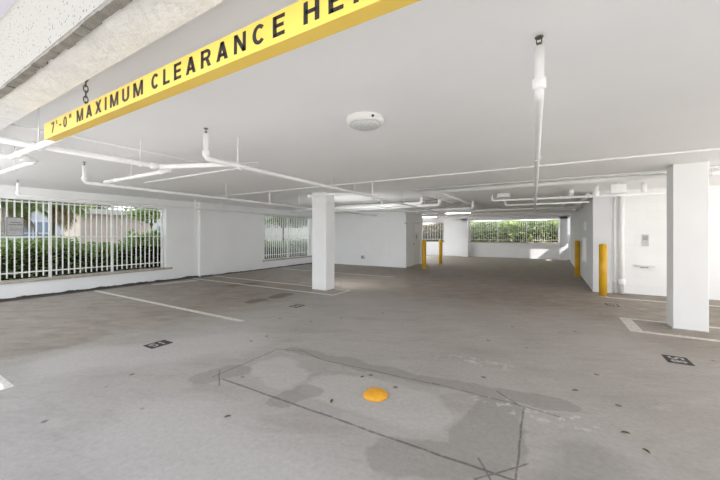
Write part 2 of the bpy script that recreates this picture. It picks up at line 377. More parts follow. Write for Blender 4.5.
# stucco coat outside the lintel, ragged cement lower edge
w = MB().box(-5.0, 2.6, .53, .555, 2.302, 2.69)
s_ = w.build('stucco_coat', M['stucco'], wf); s_['kind'] = 'structure'
rg = MB(); rnd = random.Random(3); N = 90
for i in range(N):
    xa, xb = -5 + 7.6 * i / N, -5 + 7.6 * (i + 1) / N
    rg.box(xa, xb, .532, .562 + rnd.uniform(0, .012), 2.284 + rnd.uniform(0, .006), 2.302)
s_ = rg.build('stucco_edge', M['cement'], wf); s_['kind'] = 'structure'
w = MB().box(-5.0, 2.6, .47, .555, 2.69, 3.2); s_ = w.build('stucco_band', M['offwhite'], wf); s_['kind'] = 'structure'
struct('wall_sun_slit', openings(MB(), 'x', .95, 1.07, 20.85, 21.5, 0, CZ, [(21.22, 21.49, 1.45, 2.45)]), M['wall'])  # panel added so its slit shapes the sun patch on the back wall
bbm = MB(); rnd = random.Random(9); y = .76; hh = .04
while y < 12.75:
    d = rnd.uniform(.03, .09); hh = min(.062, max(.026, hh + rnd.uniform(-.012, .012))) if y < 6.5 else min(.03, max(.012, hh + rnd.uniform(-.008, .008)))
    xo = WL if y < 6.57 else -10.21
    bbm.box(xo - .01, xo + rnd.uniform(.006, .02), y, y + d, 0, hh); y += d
struct('baseboard_left', bbm, M['basedirt'])
# back header beam
struct('trim_1', MB().box(-5.38, .93, 20.85, 21.2, 2.30, CZ), M['wall'])
struct('trim_2', MB().box(-10.215, -10.206, 8.35, 8.372, 0, 2.4), M['pipe'])
struct('trim_3', MB().box(-6.27, -6.255, 12.79, 12.80, 0, 2.3), M['pipe'])
# sills
for i, (y0, y1, xo, z) in enumerate(((1.1, 5.68, WL, .39), (9.32, 12.65, -10.21, .36))):
    struct('window_sill_%d' % (i + 1), MB().box(-10.62, xo + .035, y0, y1, z - .045, z + .012), M['sill'], bevel=.004)
struct('window_sill_3', MB().box(-4.50, .48, 21.45, 21.8, .905, .962), M['sill'])
struct('window_sill_4', MB().box(-7.80, -6.12, 21.45, 21.8, .905, .962), M['sill'])
# outdoors
struct('wall_upper_blocker', MB().box(-10.6, 7.6, .56, 19.4, 3.2, 13.0).box(-10.6, -1.2, -1.2, .56, 3.6, 3.8), M['offwhite'])  # unseen block and overhang added to shade the left outdoors and the stucco
struct('ground', MB().box(-45, 40, -30, 60, -.3, -.16), M['grass'])
struct('driveway', MB().box(-14, 18, -16, .55, -.2, -.004).box(7.6, 18, .55, 14, -.2, -.004), M['asphalt'])
struct('planting_bed', MB().box(-16, -10.55, -3, 18, -.17, .10), M['soil'])
struct('mulch_bed', MB().box(-12, 6, 21.76, 26, -.17, .72), M['mulch'])

# ------------------------------------------------------------------ columns
def column(x0, x1, y0, y1, label):
    t = empty('column', ((x0 + x1) / 2, (y0 + y1) / 2, 0), label, 'column', 'white square columns')
    MB().box(x0, x1, y0, y1, 0, CZ - .001).build('shaft', M['wall'], t, bevel=.008)
    e = .006
    MB().box(x0 - e, x1 + e, y0 - e, y1 + e, 0, .012).build('base_joint', M['panelgrey'], t)
    return t
column(-5.365, -4.905, 6.57, 6.94, 'white square column standing in the painted island in the left bays')
column(1.62, 2.01, 6.66, 6.98, 'large white square column at the right, beside the painted bay line and black number')
column(-4.86, -4.46, 20.85, 21.2, 'far white column at the left end of the wide back window')
column(.45, .83, 20.85, 21.2, 'far white column at the right end of the wide back window')

# ------------------------------------------------------------------ grilles
def grille(axis, t, u0, u1, z0, z1, bars, posts, rails, label, inset_rail=True, r=.011, cats='railing'):
    def bx(ua, ub, ta, tb, za, zb):
        return MB().box(ta, tb, ua, ub, za, zb) if axis == 'x' else MB().box(ua, ub, ta, tb, za, zb)
    base = (t, (u0 + u1) / 2, z0) if axis == 'x' else ((u0 + u1) / 2, t, z0)
    g = empty('window_grille', base, label, 'window grille', 'white barred window grilles')
    for u in posts: bx(u - .026, u + .026, t - .026, t + .026, z0, z1).build('post', M['bar'], g)
    for z in rails: bx(u0, u1, t - .014, t + .014, z - .014, z + .014).build('rail', M['bar'], g)
    for u in bars: bx(u - r, u + r, t - r - .004, t + r + .004, z0 + .05, z1 - .006).build('bar', M['bar'], g)
    return g
def fill(posts, pitch):
    out = []
    for a, b_ in zip(posts[:-1], posts[1:]):
        n = max(1, round((b_ - a) / pitch)); out += [a + (b_ - a) * k / n for k in range(1, n)]
    return out
ps = [1.26, 2.0, 2.84, 4.12, 5.44]
grille('x', -10.44, 1.2, 5.5, .402, 2.24, fill(ps, .116), ps, [.565, 1.38, 2.19], 'white barred grille in the long nearest window of the left wall')
ps = [9.45, 11.0, 12.5]
grille('x', -10.40, 9.42, 12.55, .372, 2.24, fill(ps, .115), ps, [.55, 1.36, 2.20], 'white barred grille in the farther left wall window, behind the island column')
ps = [-4.43, -2.8, -1.2, .41]
grille('y', 21.6, -4.46, .44, .962, 2.25, fill(ps, .112), ps, [1.09, 2.21], 'wide white barred grille in the back wall before the green palms')
ps = [-7.7, -6.2]
grille('y', 21.6, -7.75, -6.16, .962, 2.25, fill(ps, .112), ps, [1.09, 2.21], 'small white barred grille in the back wall beyond the two yellow posts')

# placard on the grille
t = empty('placard', (-10.40, 2.25, 1.40), 'square grey placard with faint dark print fixed on the near window bars', 'sign')
MB().box(-10.42, -10.41, 2.105, 2.385, 1.40, 1.83).build('plate', M['greyplate'], t)
f_ = MB()
for a in ((2.105, 2.385, 1.40, 1.414), (2.105, 2.385, 1.816, 1.83), (2.105, 2.117, 1.40, 1.83), (2.373, 2.385, 1.40, 1.83)): f_.box(-10.412, -10.405, *a)
f_.build('frame', M['greydark'], t)
rnd = random.Random(5)
for z, y0, y1, hh in ((1.70, 2.17, 2.33, .026), (1.645, 2.14, 2.36, .03), (1.58, 2.15, 2.35, .01), (1.55, 2.15, 2.35, .01), (1.52, 2.16, 2.34, .01), (1.45, 2.22, 2.27, .008)):
    y = y0; pr_ = MB()
    while y < y1:
        d = rnd.uniform(.012, .022); pr_.box(-10.411, -10.4085, y, min(y + d, y1), z, z + hh); y += d + .007
    pr_.build('print_line', M['greydark'], t)

# ------------------------------------------------------------------ clearance bar
SY, SZ = .82, 2.13
t = empty('clearance_sign', (-1.35, .85, SZ), 'long yellow height clearance bar with black lettering hanging from chains at the entrance', 'sign')
MB().box(-3.13, .42, SY, SY + .062, SZ, SZ + .112).build('bar', M['yellow'], t, bevel=.002)
def onsign(x0, z0=SZ + .022): return lambda x, y, d: (x0 + x, SY - .0003 - d, z0 + y)
for body, xa, xb in (("7'-0\"", -2.99, -2.64), ('MAXIMUM', -2.555, -1.745), ('CLEARANCE', -1.665, -.79), ('HEIGHT', -.705, -.185)):
    lettering('letter', body, M['black'], t, onsign(xa), xb - xa, .073, .40)
def chain(x, z0, z1, label):
    e = empty('chain', (x, SY + .03, z0), label, 'chain', 'chains of the clearance bar')
    n = round((z1 - z0) / .036)
    for i in range(n):
        MB().torus((x, SY + .03, z0 + .018 + i * (z1 - z0 - .036) / (n - 1)), (1, 0, 0) if i % 2 else (.25, 1, 0), .0115, .0035, 2.0, (0, 0, 1)).build('link', M['chain'], e, smooth=True)
    MB().tube([(x, SY + .03, z1 - .012), (x, SY + .03, CZ)], .005, 8).build('hook', M['chain'], e)
chain(-2.51, SZ + .112, CZ - .002, 'dark steel link chain holding the left end of the yellow clearance bar')
w = MB().tube([(-1.86, SY + .05, SZ + .112), (-1.86, SY + .05, SZ + .142), (-1.80, SY + .05, SZ + .142), (-1.80, SY + .05, SZ + .112)], .003, 6)
w.build('eye_bolt', M['pipe'], t)
t.location.z = SZ - .0054; t.rotation_euler.y = .003    # hangs a touch lower at its right end

# ------------------------------------------------------------------ lamp on the ceiling
LX, LY = -1.47, 2.57
t = empty('ceiling_lamp', (LX, LY, CZ - .09), 'round white lamp with frosted lens flush on the ceiling', 'lamp')
MB().lathe(LX, LY, [(.150, CZ - .062), (.166, CZ - .055), (.172, CZ - .03), (.172, CZ - .012), (.168, CZ)], 48).build('housing', M['housing'], t, smooth=True)
MB().lathe(LX, LY, [(.03, CZ - .092), (.09, CZ - .088), (.125, CZ - .076), (.146, CZ - .060)], 48).build('lens', M['lens'], t, smooth=True)
a = R(-38)
px_, py_ = LX + .165 * math.cos(a), LY + .165 * math.sin(a)
MB().tube([(px_ - .01 * math.cos(a), py_ - .01 * math.sin(a), CZ - .035), (px_ + .016 * math.cos(a), py_ + .016 * math.sin(a), CZ - .035)], .011, 12).build('sensor', M['black'], t)

# ------------------------------------------------------------------ pipework
def run(mb, pts, r, n=12):
    """pipe through pts with rounded corners"""
    pts = [Vector(p) for p in pts]; out = [pts[0]]
    for i in range(1, len(pts) - 1):
        a, c_, b_ = pts[i - 1], pts[i], pts[i + 1]
        k = min(r * 2.2, (a - c_).length * .45, (b_ - c_).length * .45)
        out += [Vector(q) for q in arc(c_, c_ + (a - c_).normalized() * k, c_ + (b_ - c_).normalized() * k)]
    out.append(pts[-1])
    return mb.tube(out, r, n)
def hanger(parent, x, y, z, r, ax='y', top=CZ):
    m_ = MB().tube([(x, y, z + r), (x, y, top)], .006, 6)
    m_.torus((x, y, z), (0, 1, 0) if ax == 'y' else (1, 0, 0), r + .006, .005, n=14, m=6)
    return m_.build('hanger', M['pipe'], parent, smooth=True)
def coupling(parent, x, y, z, r, ax):
    d = {'x': Vector((1, 0, 0)), 'y': Vector((0, 1, 0)), 'z': Vector((0, 0, 1))}[ax] * r * 1.5
    p_ = Vector((x, y, z)); return MB().tube([p_ - d, p_ - d * .9, p_ + d * .9, p_ + d], [r * 1.05, r * 1.35, r * 1.35, r * 1.05], 14).build('coupling', M['pipe'], parent, smooth=True)
def head(parent, x, y, z):
    h_ = MB().tube([(x, y, z), (x, y, z + .02)], .012, 10); h_.tube([(x - .012, y, z + .02), (x - .012, y, z + .048)], .003, 6); h_.tube([(x + .012, y, z + .02), (x + .012, y, z + .048)], .003, 6)
    h_.lathe(x, y, [(.020, z + .048), (.022, z + .053)], 12)
    return h_.build('sprinkler_head', M['brass'], parent)
def branch(x, y1, label, big=False, zz=2.20, hang=()):
    r = .024; y0 = 1.96; rt = 2.45
    t = empty('sprinkler_pipe', (x, y0, zz), label, 'pipe', 'sprinkler branch pipes')
    xa = lambda y: x - .037 * (y - y0)
    run(MB(), [(x, y0, rt), (x, y0, zz), (xa(y1), y1, zz)], r).build('pipe_run', M['pipe'], t, smooth=True)
    e = MB().tube([(x, y0, zz + .02), (x, y0, zz + .028), (x, y0, zz + .078), (x, y0, zz + .085)], [r, r * 1.4, r * 1.4, r], 14); e.build('elbow', M['pipe'], t, smooth=True)
    head(t, x, y0, rt)
    MB().tube([(xa(5.68), 5.68, zz), (xa(5.68), 5.68, CZ - .03)], .016, 10).build('dropper', M['pipe'], t, smooth=True)
    for y in hang: hanger(t, xa(y), y, zz, r)
    coupling(t, xa(5.68), 5.68, zz, r, 'y'); coupling(t, xa(y1 - .6), y1 - .6, zz, r, 'y')
    return t
branch(-.05, 13.5, 'white sprinkler pipe whose riser stands alone right of the round lamp', hang=(3.6, 8.2))
branch(-2.95, 11.5, 'white sprinkler pipe running past the top of the island column', hang=(2.35, 4.95, 7.4))
branch(-5.84, 11.8, 'white sprinkler pipe rising just right of the near window', hang=(4.4, 6.8, 8.6))
branch(-8.93, 11.8, 'white sprinkler pipe close along the left wall above the windows', hang=(4.6, 6.6, 9.0))

def pipe(name, pts, r, label, group='ceiling pipes', hang=(), ax='y', coup=(), cat='pipe', mat='pipe'):
    t = empty(name, pts[0], label, cat, group)
    run(MB(), pts, r).build('pipe_run', M[mat], t, smooth=True)
    for h_ in hang: hanger(t, h_[0], h_[1], h_[2], r, ax)
    for c_ in coup: coupling(t, c_[0], c_[1], c_[2], r, c_[3])
    return t
pipe('supply_pipe', [(-4.0, .76, 2.25), (-4.0, 2.06, 2.25), (-3.1, 2.42, 2.25), (-3.0, 2.42, 2.2)], .029, 'thick white supply pipe from the entrance beam bending to the middle sprinkler pipe', hang=[(-4.0, 1.85, 2.25)], coup=[(-4.0, 2.0, 2.25, 'y'), (-4.0, 1.0, 2.25, 'y')])
pipe('cross_pipe', [(-5.81, 2.2, 2.235), (-4.04, 2.2, 2.235)], .024, 'short white pipe linking the thick supply pipe to the pipe by the near window', coup=[(-5.45, 2.2, 2.235, 'x'), (-4.25, 2.2, 2.235, 'x')], ax='x', hang=[(-5.0, 2.2, 2.24)])
pipe('stub_pipe', [(-4.45, .935, 2.19), (-3.05, .935, 2.19)], .026, 'white pipe end showing left of the yellow clearance bar', coup=[(-4.2, .935, 2.19, 'x')], hang=[(-3.7, .935, 2.19)], ax='x')
pipe('corner_pipe', [(-4.72, .76, 2.25), (-4.80, 1.2, 2.25), (-6.7, 1.2, 2.25)], .026, 'white pipe turning a corner at the left edge under the entrance beam', coup=[(-4.78, 1.1, 2.25, 'y'), (-4.98, 1.2, 2.25, 'x')], hang=[(-5.6, 1.2, 2.25)], ax='x')
pipe('conduit', [(-8.6, 5.68, CZ - .014), (-3.0, 5.68, CZ - .014), (4.5, 5.68, CZ - .014)], .013, 'thin white conduit crossing the whole ceiling before the columns')
pipe('conduit', [(-7.2, 3.42, CZ - .012), (-4.3, 3.42, CZ - .012)], .011, 'short thin conduit on the ceiling above the near window')
pipe('conduit', [(-4.35, .76, 2.48), (-4.35, 3.0, 2.48), (-3.6, 3.2, 2.48)], .007, 'thin conduit on the ceiling left of the thick supply pipe')
pipe('column_pipe', [(-4.12, 4.93, 2.20), (-3.02, 4.93, 2.20)], .020, 'white capped pipe stub before the top of the island column', coup=[(-4.10, 4.93, 2.20, 'x'), (-3.1, 4.93, 2.2, 'x')], hang=[(-3.55, 4.93, 2.2)], ax='x')
pipe('drop_pipe', [(-3.105, 6.15, 2.174), (-3.105, 6.15, 2.09), (-4.25, 6.15, 2.09)], .020, 'white pipe dropping from the middle sprinkler pipe behind the island column', hang=[(-3.35, 6.15, 2.09)], ax='x')
pipe('drain_pipe', [(-3.2, 8.88, CZ), (-3.2, 8.88, 2.345), (-8.2, 8.88, 2.285)], .05, 'thick white drain pipe with the left of two ceiling elbows', hang=[(-3.75, 8.88, 2.33), (-5.0, 8.88, 2.32)], ax='x')
pipe('drain_pipe', [(-2.83, 9.4, CZ), (-2.83, 9.4, 2.32), (-6.5, 9.4, 2.285)], .05, 'thick white drain pipe with the right of two ceiling elbows', hang=[(-3.3, 9.4, 2.31)], ax='x')
pipe('far_pipe', [(-2.15, 10.8, CZ), (-2.15, 10.8, 2.29), (-7.6, 10.8, 2.27)], .035, 'white pipe with a riser tee behind the drain elbows', coup=[(-2.15, 10.8, 2.36, 'z'), (-3.6, 10.8, 2.285, 'x')], hang=[(-4.4, 10.8, 2.28), (-3.0, 10.8, 2.29)], ax='x')
pipe('trunk_pipe', [(-2.62, 7.2, 2.425), (5.0, 7.2, 2.425)], .045, 'long thick white pipe close under the ceiling behind the right column', hang=[(-1.4, 7.2, 2.425), (.35, 7.2, 2.425), (2.2, 7.2, 2.425)], ax='x')
pipe('trunk_conduit', [(-2.75, 7.06, 2.485), (5.0, 7.06, 2.485)], .014, 'thin conduit directly above the long thick pipe')
pipe('side_pipe', [(-1.25, 8.6, 2.42), (-1.25, 8.6, 2.285), (.70, 8.6, 2.275), (4.2, 8.6, 2.255)], .024, 'white pipe with upturned left end crossing before the alley corner', coup=[(-1.0, 8.6, 2.285, 'x'), (.2, 8.6, 2.28, 'x'), (.75, 8.6, 2.275, 'x')], hang=[(-.3, 8.6, 2.28), (.45, 8.6, 2.277), (2.4, 8.6, 2.265)], ax='x')
pipe('low_pipe', [(-1.1, 10.0, 2.40), (-1.1, 10.0, 2.27), (.85, 10.0, 2.27)], .022, 'white pipe with upturned end just beyond the pipe at the alley corner', hang=[(-.4, 10.0, 2.27)], ax='x')
pipe('elbow_pipe', [(.86, 8.62, 2.50), (.86, 8.62, 2.322)], .045, 'short thick white drop at the alley corner beside the junction box', coup=[(.86, 8.62, 2.33, 'z')])
pipe('elbow_pipe', [(1.66, 8.62, 2.50), (1.66, 8.62, 2.30)], .045, 'short thick white drop midway between alley corner and right column')
pipe('rear_pipe', [(-4.6, 12.2, 2.30), (.9, 12.2, 2.30)], .03, 'white pipe crossing beyond the door corner', hang=[(-3, 12.2, 2.30), (-1, 12.2, 2.30)], ax='x')
pipe('rear_pipe', [(-5.2, 14.4, 2.30), (.9, 14.4, 2.30)], .035, 'white pipe crossing over the far yellow posts', hang=[(-3.4, 14.4, 2.30), (-.6, 14.4, 2.30)], ax='x')
pipe('rear_pipe', [(-5.2, 17.4, 2.30), (.9, 17.4, 2.30)], .035, 'farthest white pipe crossing before the back window', hang=[(-2, 17.4, 2.30)], ax='x')
pipe('alley_pipe', [(.80, 9.6, 2.40), (.80, 16.3, 2.40)], .05, 'thick white pipe running along the top of the alley wall', hang=[(.80, 12, 2.40)])
pipe('alley_pipe', [(.42, 8.7, 2.42), (.42, 15.8, 2.42)], .04, 'white pipe running beside the thick alley pipe', hang=[(.42, 11, 2.42)])
for k, (x, rr, lb) in enumerate(((-2.34, .035, 'rightmost and widest of the four parallel conduits going back'), (-2.50, .018, 'second from the right of the four parallel conduits'), (-2.62, .018, 'third from the right of the four parallel conduits'), (-2.76, .018, 'leftmost of the four parallel conduits going back'))):
    pipe('conduit', [(x, 7.3, 2.47), (x, 13.4, 2.47)], rr, lb + ' from the long pipe end', group='parallel conduits')
pipe('trunk_shade_line', [(-2.7, 7.125, 2.495), (5.0, 7.125, 2.495)], .010, 'dark strip for the shade in the gap above the long thick pipe', mat='greydark', cat='cable')  # dark tube put in as the shadow line above the trunk pipe
# draped cable
pts = [(-6.6 + 4.2 * i / 16, 10.2, 2.36 - .13 * math.sin(math.pi * i / 16)) for i in range(17)]
tag(MB().tube(pts, .012, 8).build('cable', M['duct'], base=pts[0], smooth=True), 'grey cable sagging under the ceiling left of the drain elbows', 'cable')
tag(MB().box(-4.3, -3.05, 9.9, 10.25, 2.46, CZ).build('duct', M['duct'], base=(-3.2, 10, 2.46)), 'flat grey duct tight under the ceiling behind the drain elbows', 'duct')

def jbox(x0, x1, y0, y1, z0, z1, label):
    t = empty('ceiling_junction_box', ((x0 + x1) / 2, (y0 + y1) / 2, z0), label, 'junction box', 'white junction boxes')
    MB().box(x0, x1, y0, y1, z0, z1).build('body', M['housing'], t, bevel=.006)
    MB().box(x0 + .012, x1 - .012, y0 - .006, y0, z0 + .012, z1 - .012).build('lid', M['pipe'], t, bevel=.003)
    MB().tube([((x0 + x1) / 2, (y0 + y1) / 2, z1), ((x0 + x1) / 2, (y0 + y1) / 2, CZ)], .012, 8).build('stem', M['pipe'], t)
jbox(1.09, 1.36, 8.45, 8.56, 2.30, 2.49, 'white junction box hung over the alley corner')
jbox(-1.15, -.87, 8.75, 8.95, 2.375, 2.475, 'white junction box beside the upturned pipe end mid ceiling')
# wall pipes by the alley corner
def wallpipe(x, r, y, label, coup=True):
    t = empty('wall_pipe', (x, y, 0), label, 'pipe', 'wall pipes at the alley corner')
    MB().tube([(x, y, 0), (x, y, CZ)], r, 14).build('pipe_run', M['pipe'], t, smooth=True)
    coupling(t, x, y, .28, r, 'z')
    for z in (.9, 1.9): MB().box(x - r - .03, x + r + .03, y + r * .7, 10.03, z, z + .03).build('strap', M['pipe'], t)
wallpipe(1.375, .022, 9.985, 'thin white vertical pipe in the alley corner')
wallpipe(1.50, .052, 9.965, 'thick white vertical pipe beside the alley corner')
t = empty('downspout', (-5.34, 12.77, 0), 'white square downspout on the wall corner left of the door', 'downspout')
MB().box(-5.375, -5.305, 12.80, 12.90, 0, 2.35).build('pipe_run', M['pipe'], t, bevel=.01)
MB().box(-5.38, -5.295, 12.79, 12.91, 1.9, 1.93).build('strap', M['duct'], t)

# ------------------------------------------------------------------ door
d1 = struct('door_1', MB().box(-5.50, -5.44, 13.83, 14.81, .01, 2.0), M['housing'], base=(-5.47, 14.3, 0))
f_ = MB().box(-5.56, -5.372, 13.78, 13.83, 0, 2.04); f_.box(-5.56, -5.372, 14.81, 14.86, 0, 2.04); f_.box(-5.56, -5.372, 13.78, 14.86, 2.0, 2.04)
f_.build('door_frame', M['pipe'], d1)['kind'] = 'structure'
g_ = MB().box(-5.444, -5.434, 14.15, 14.72, 1.52, 1.92).build('vision_panel', M['brightpanel'], d1)
MB().box(-5.44, -5.425, 14.34, 14.44, 1.24, 1.42).build('keypad', M['duct'], d1)
MB().tube([(-5.44, 13.93, 1.0), (-5.39, 13.93, 1.0), (-5.385, 13.93, 1.0)], [.012, .03, .03], 12).build('door_knob', M['chain'], d1)
# vent on back-left wall
t = empty('outlet_box', (-7.42, 12.78, .31), 'small grey outlet box low on the wall behind the island column', 'outlet box')
MB().box(-7.52, -7.34, 12.755, 12.80, .30, .46).build('body', M['panelgrey'], t, bevel=.006)
MB().box(-7.49, -7.42, 12.748, 12.757, .34, .42).build('cover', M['greydark'], t)

# ------------------------------------------------------------------ bollards
def bollard(x, y, h_, label, r=.078):
    t = empty('bollard', (x, y, 0), label, 'bollard', 'yellow bollards')
    MB().tube([(x, y, 0), (x, y, h_ - .012)], r, 24).build('post', M['bollard'], t, smooth=True)
    MB().lathe(x, y, [(r, h_ - .012), (r * .96, h_ - .002), (r * .4, h_ + .008), (.01, h_ + .01)], 24).build('cap', M['bollard'], t, smooth=True)
    MB().lathe(x, y, [(r + .03, 0.0), (r + .004, .012)], 24).build('collar', M['panelgrey'], t)
bollard(-4.47, 12.72, 1.20, 'left yellow bollard of the pair by the door', .085)
bollard(-4.55, 15.3, 1.18, 'right yellow bollard of the pair by the door, standing farther back', .085)
bollard(1.06, 9.30, 1.21, 'nearest yellow bollard at the alley wall corner')
bollard(.80, 13.1, 1.22, 'thin looking yellow bollard hugging the alley wall farther back')

# alley wall fittings
t = empty('wall_notice', (.915, 12.15, 1.58), 'small bright white notice high on the alley wall', 'notice')
MB().box(.915, .93, 11.75, 12.30, 1.56, 1.83).build('plate', M['brightpanel'], t)
t = empty('wall_cabinet', (.90, 12.1, .62), 'tall white cabinet on the alley wall under the small notice', 'cabinet')
MB().box(.87, .93, 11.60, 12.35, .62, 1.34).build('body', M['brightpanel'], t, bevel=.004)
MB().box(.862, .87, 11.63, 12.32, .65, 1.31).build('door', M['brightpanel'], t)
t = empty('notice_board', (.92, 12.95, .70), 'grey mottled notice board between the far bollard and white cabinet', 'notice board')
MB().box(.91, .93, 12.50, 13.35, .70, 1.26).build('board', M['panelgrey'], t)
for z in (.78, .9, 1.02, 1.14): MB().box(.905, .911, 12.56, 13.28, z, z + .05).build('print_line', M['duct'], t)
# fittings on the right wall
t = empty('wall_plate', (1.95, 10.03, 1.18), 'pale grey worn plate on the block wall above the small ledge', 'wall plate')
MB().box(1.885, 2.015, 10.018, 10.03, 1.16, 1.44).build('plate', M['paleplate'], t, bevel=.005)
MB().box(1.905, 1.995, 10.012, 10.02, 1.30, 1.41).build('panel', M['greyplate'], t)
t = empty('wall_ledge', (1.95, 10.0, .66), 'small curved white ledge low on the block wall beside the right column', 'ledge')
lg = MB()
for i in range(10):
    a0, a1 = math.pi * i / 10, math.pi * (i + 1) / 10
    x0, x1 = 1.95 - .20 * math.cos(a0), 1.95 - .20 * math.cos(a1)
    dpt = .10 * math.sin((a0 + a1) / 2)
    lg.box(x0, x1, 10.03 - dpt, 10.03, .675, .675 + .018 + .025 * math.sin((a0 + a1) / 2))
lg.build('shelf', M['housing'], t)
MB().box(1.87, 2.0, 9.97, 10.03, .645, .675).build('bracket', M['duct'], t)

# ------------------------------------------------------------------ floor markings
H_ = .003
def mark(name, quads, label, mat='line', group='painted bay lines'):
    mb = MB()
    for x0, x1, y0, y1 in quads: mb.box(x0, x1, y0, y1, .0004, H_)
    q = quads[0]
    return tag(mb.build(name, M[mat], base=((q[0] + q[1]) / 2, (q[2] + q[3]) / 2, 0)), label, 'floor marking', group)
mark('bay_line', [(-10.1, -4.38, .84, .94)], 'white bay line at the left edge of the entrance, partly sunlit')
mark('bay_line', [(-10.0, -4.40, 3.53, 3.62)], 'white bay line starting under the near window and ending in the open floor')
mark('bay_line', [(-10.0, -4.38, 6.15, 6.24), (-4.46, -4.38, 6.24, 6.90), (-10.0, -4.38, 6.90, 6.98)], 'white outline of the island around the left square column')
mark('bay_line', [(-9.6, -4.5, 9.80, 9.88)], 'white bay line beyond the island, before the far left window')
mark('bay_line', [(1.03, 1.19, 6.16, 7.10), (1.19, 4.2, 6.16, 6.26), (1.19, 4.2, 7.02, 7.10)], 'white outline of the island around the large right column')
mark('bay_line', [(1.1, 4.2, 9.12, 9.22)], 'faint white bay line before the right block wall')

def stencil(x, y, sgn, text, label, worn=False, w=.27, h_=.22):
    t = empty('bay_number', (x, y, 0), label, 'bay number', 'stencilled bay numbers')
    pl = M['blackfaded'] if worn else M['blackworn']
    MB().box(x - h_ / 2, x + h_ / 2, y - w / 2, y + w / 2, .0004, H_).build('plate', pl, t)
    dw = .085
    for k, ch in enumerate(text):
        u0 = -w / 2 + .035 + k * (dw + .03)
        ww = dw * (.5 if ch == '1' else 1)
        fn = (lambda a, b_, d, u0=u0: (x - (b_ - .07), y + (u0 + a), H_ + .0004 + d * .5)) if sgn > 0 else (lambda a, b_, d, u0=u0: (x + (b_ - .07), y - (u0 + a), H_ + .0004 + d * .5))
        lettering('digit', ch, M['digit'], t, fn, ww, .14)
stencil(-4.43, 2.265, 1, '51', 'black bay number on the near left floor below the first bay line')
stencil(-4.38, 4.90, 1, '50', 'faded black bay number on the floor before the island column', worn=True)
stencil(1.26, 5.03, -1, '58', 'black bay number on the floor below the large right column')
stencil(1.09, 8.25, -1, '57', 'faded black bay number on the floor below the nearest alley bollard', worn=True)

# floor dome marker
t = empty('floor_marker', (-1.345, 2.54, 0), 'domed orange yellow floor marker on the concrete patch', 'floor marker')
MB().lathe(-1.345, 2.54, [(.112, .0005), (.112, .008), (.104, .022), (.086, .036), (.058, .046), (.028, .051), (.006, .052)], 40).build('dome', M['dome'], t, smooth=True)
# fallen leaves
def gpt(x, y):
    d = 320 * 1.45 / (y - 234); l = (x - 360) / 320 * d
    return (-math.sin(A_) * d + math.cos(A_) * l, math.cos(A_) * d + math.sin(A_) * l)
for (lx, ly, sz, lb) in ((-1.62, 2.25, .035, 'small olive dry leaf left of and nearer than the floor marker'), (-2.19, 1.64, .026, 'tiny brown leaf in the open floor at lower left'), (-1.63, 2.79, .02, 'tiny leaf behind the floor marker, near the saw cut'),
                         (.20, 3.55, .03, 'curled brown leaf right of the saw cut corner'), (.47, 2.98, .03, 'dark leaf farther right on the open concrete'), (.55, 2.80, .026, 'pale brown leaf at the lower right concrete'), (-3.45, 2.95, .022, 'tiny dark leaf between the left bay number and the saw cuts')):
    a = random.uniform(0, 6.28); mb = MB(); n = 8
    prof = [(0, .0), (.25, .30), (.5, .38), (.75, .26), (1, 0)]
    vs = []
    for u, wd in prof:
        for sg in (-1, 0, 1):
            X, Y = (u - .5) * 2 * sz, sg * wd * sz
            vs.append((lx + X * math.cos(a) - Y * math.sin(a), ly + X * math.sin(a) + Y * math.cos(a), .004 + (.010 if sg else .003) * (1 if wd else .4)))
    mb.v = vs
    for i in range(4):
        for k in range(2): mb.f.append((i * 3 + k, i * 3 + k + 1, i * 3 + k + 4, i * 3 + k + 3))
    o = tag(mb.build('fallen_leaf', M['dryleaf'], base=(lx, ly, 0)), lb, 'leaf', 'fallen leaves')
    so = o.modifiers.new('thick', 'SOLIDIFY'); so.thickness = .0015

# ------------------------------------------------------------------ lit lamps at the back; unseen fill lamps added
def tube_lamp(x0, x1, y, label, mk='lit'):
    t = empty('ceiling_tube_lamp', ((x0 + x1) / 2, y, CZ - .08), label, 'lamp', 'lit tube lamps at the back')
    MB().box(x0, x1, y - .07, y + .07, CZ - .035, CZ).build('housing', M['housing'], t)
    MB().box(x0 + .02, x1 - .02, y - .06, y + .06, CZ - .06, CZ - .035).build('diffuser', M[mk], t, bevel=.01)
def lit(k):
    m, nt, b = new_mat('lit diffuser'); b.inputs['Base Color'].default_value = (.9, .9, .9, 1)
    b.inputs['Emission Color'].default_value = (.97, .99, 1.0, 1); b.inputs['Emission Strength'].default_value = LAMP * k
    return m
M['lit'], M['lithi'], M['litlo'], M['litdim'], M['litrec'], M['litcol'], M['litsoft'] = lit(1), lit(.27), lit(.55), lit(.12), lit(2.2), lit(.75), lit(.12)
for x0, x1, y, lb in ((-6.9, -5.9, 19.0, 'lit tube lamp on the ceiling above the two far yellow posts'), (-4.5, -3.3, 16.0, 'lit tube lamp on the ceiling left of the wide back window'),
                      (-8.2, -7.0, 15.0, 'added fill lamp in the recess behind the door wall'), (-8.2, -7.0, 18.0, 'added fill lamp deep in the recess by the small back window')):  # recess pair: unseen lamps added to brighten the far area
    tube_lamp(x0, x1, y, lb, 'litrec' if x0 < -8 else 'litdim')
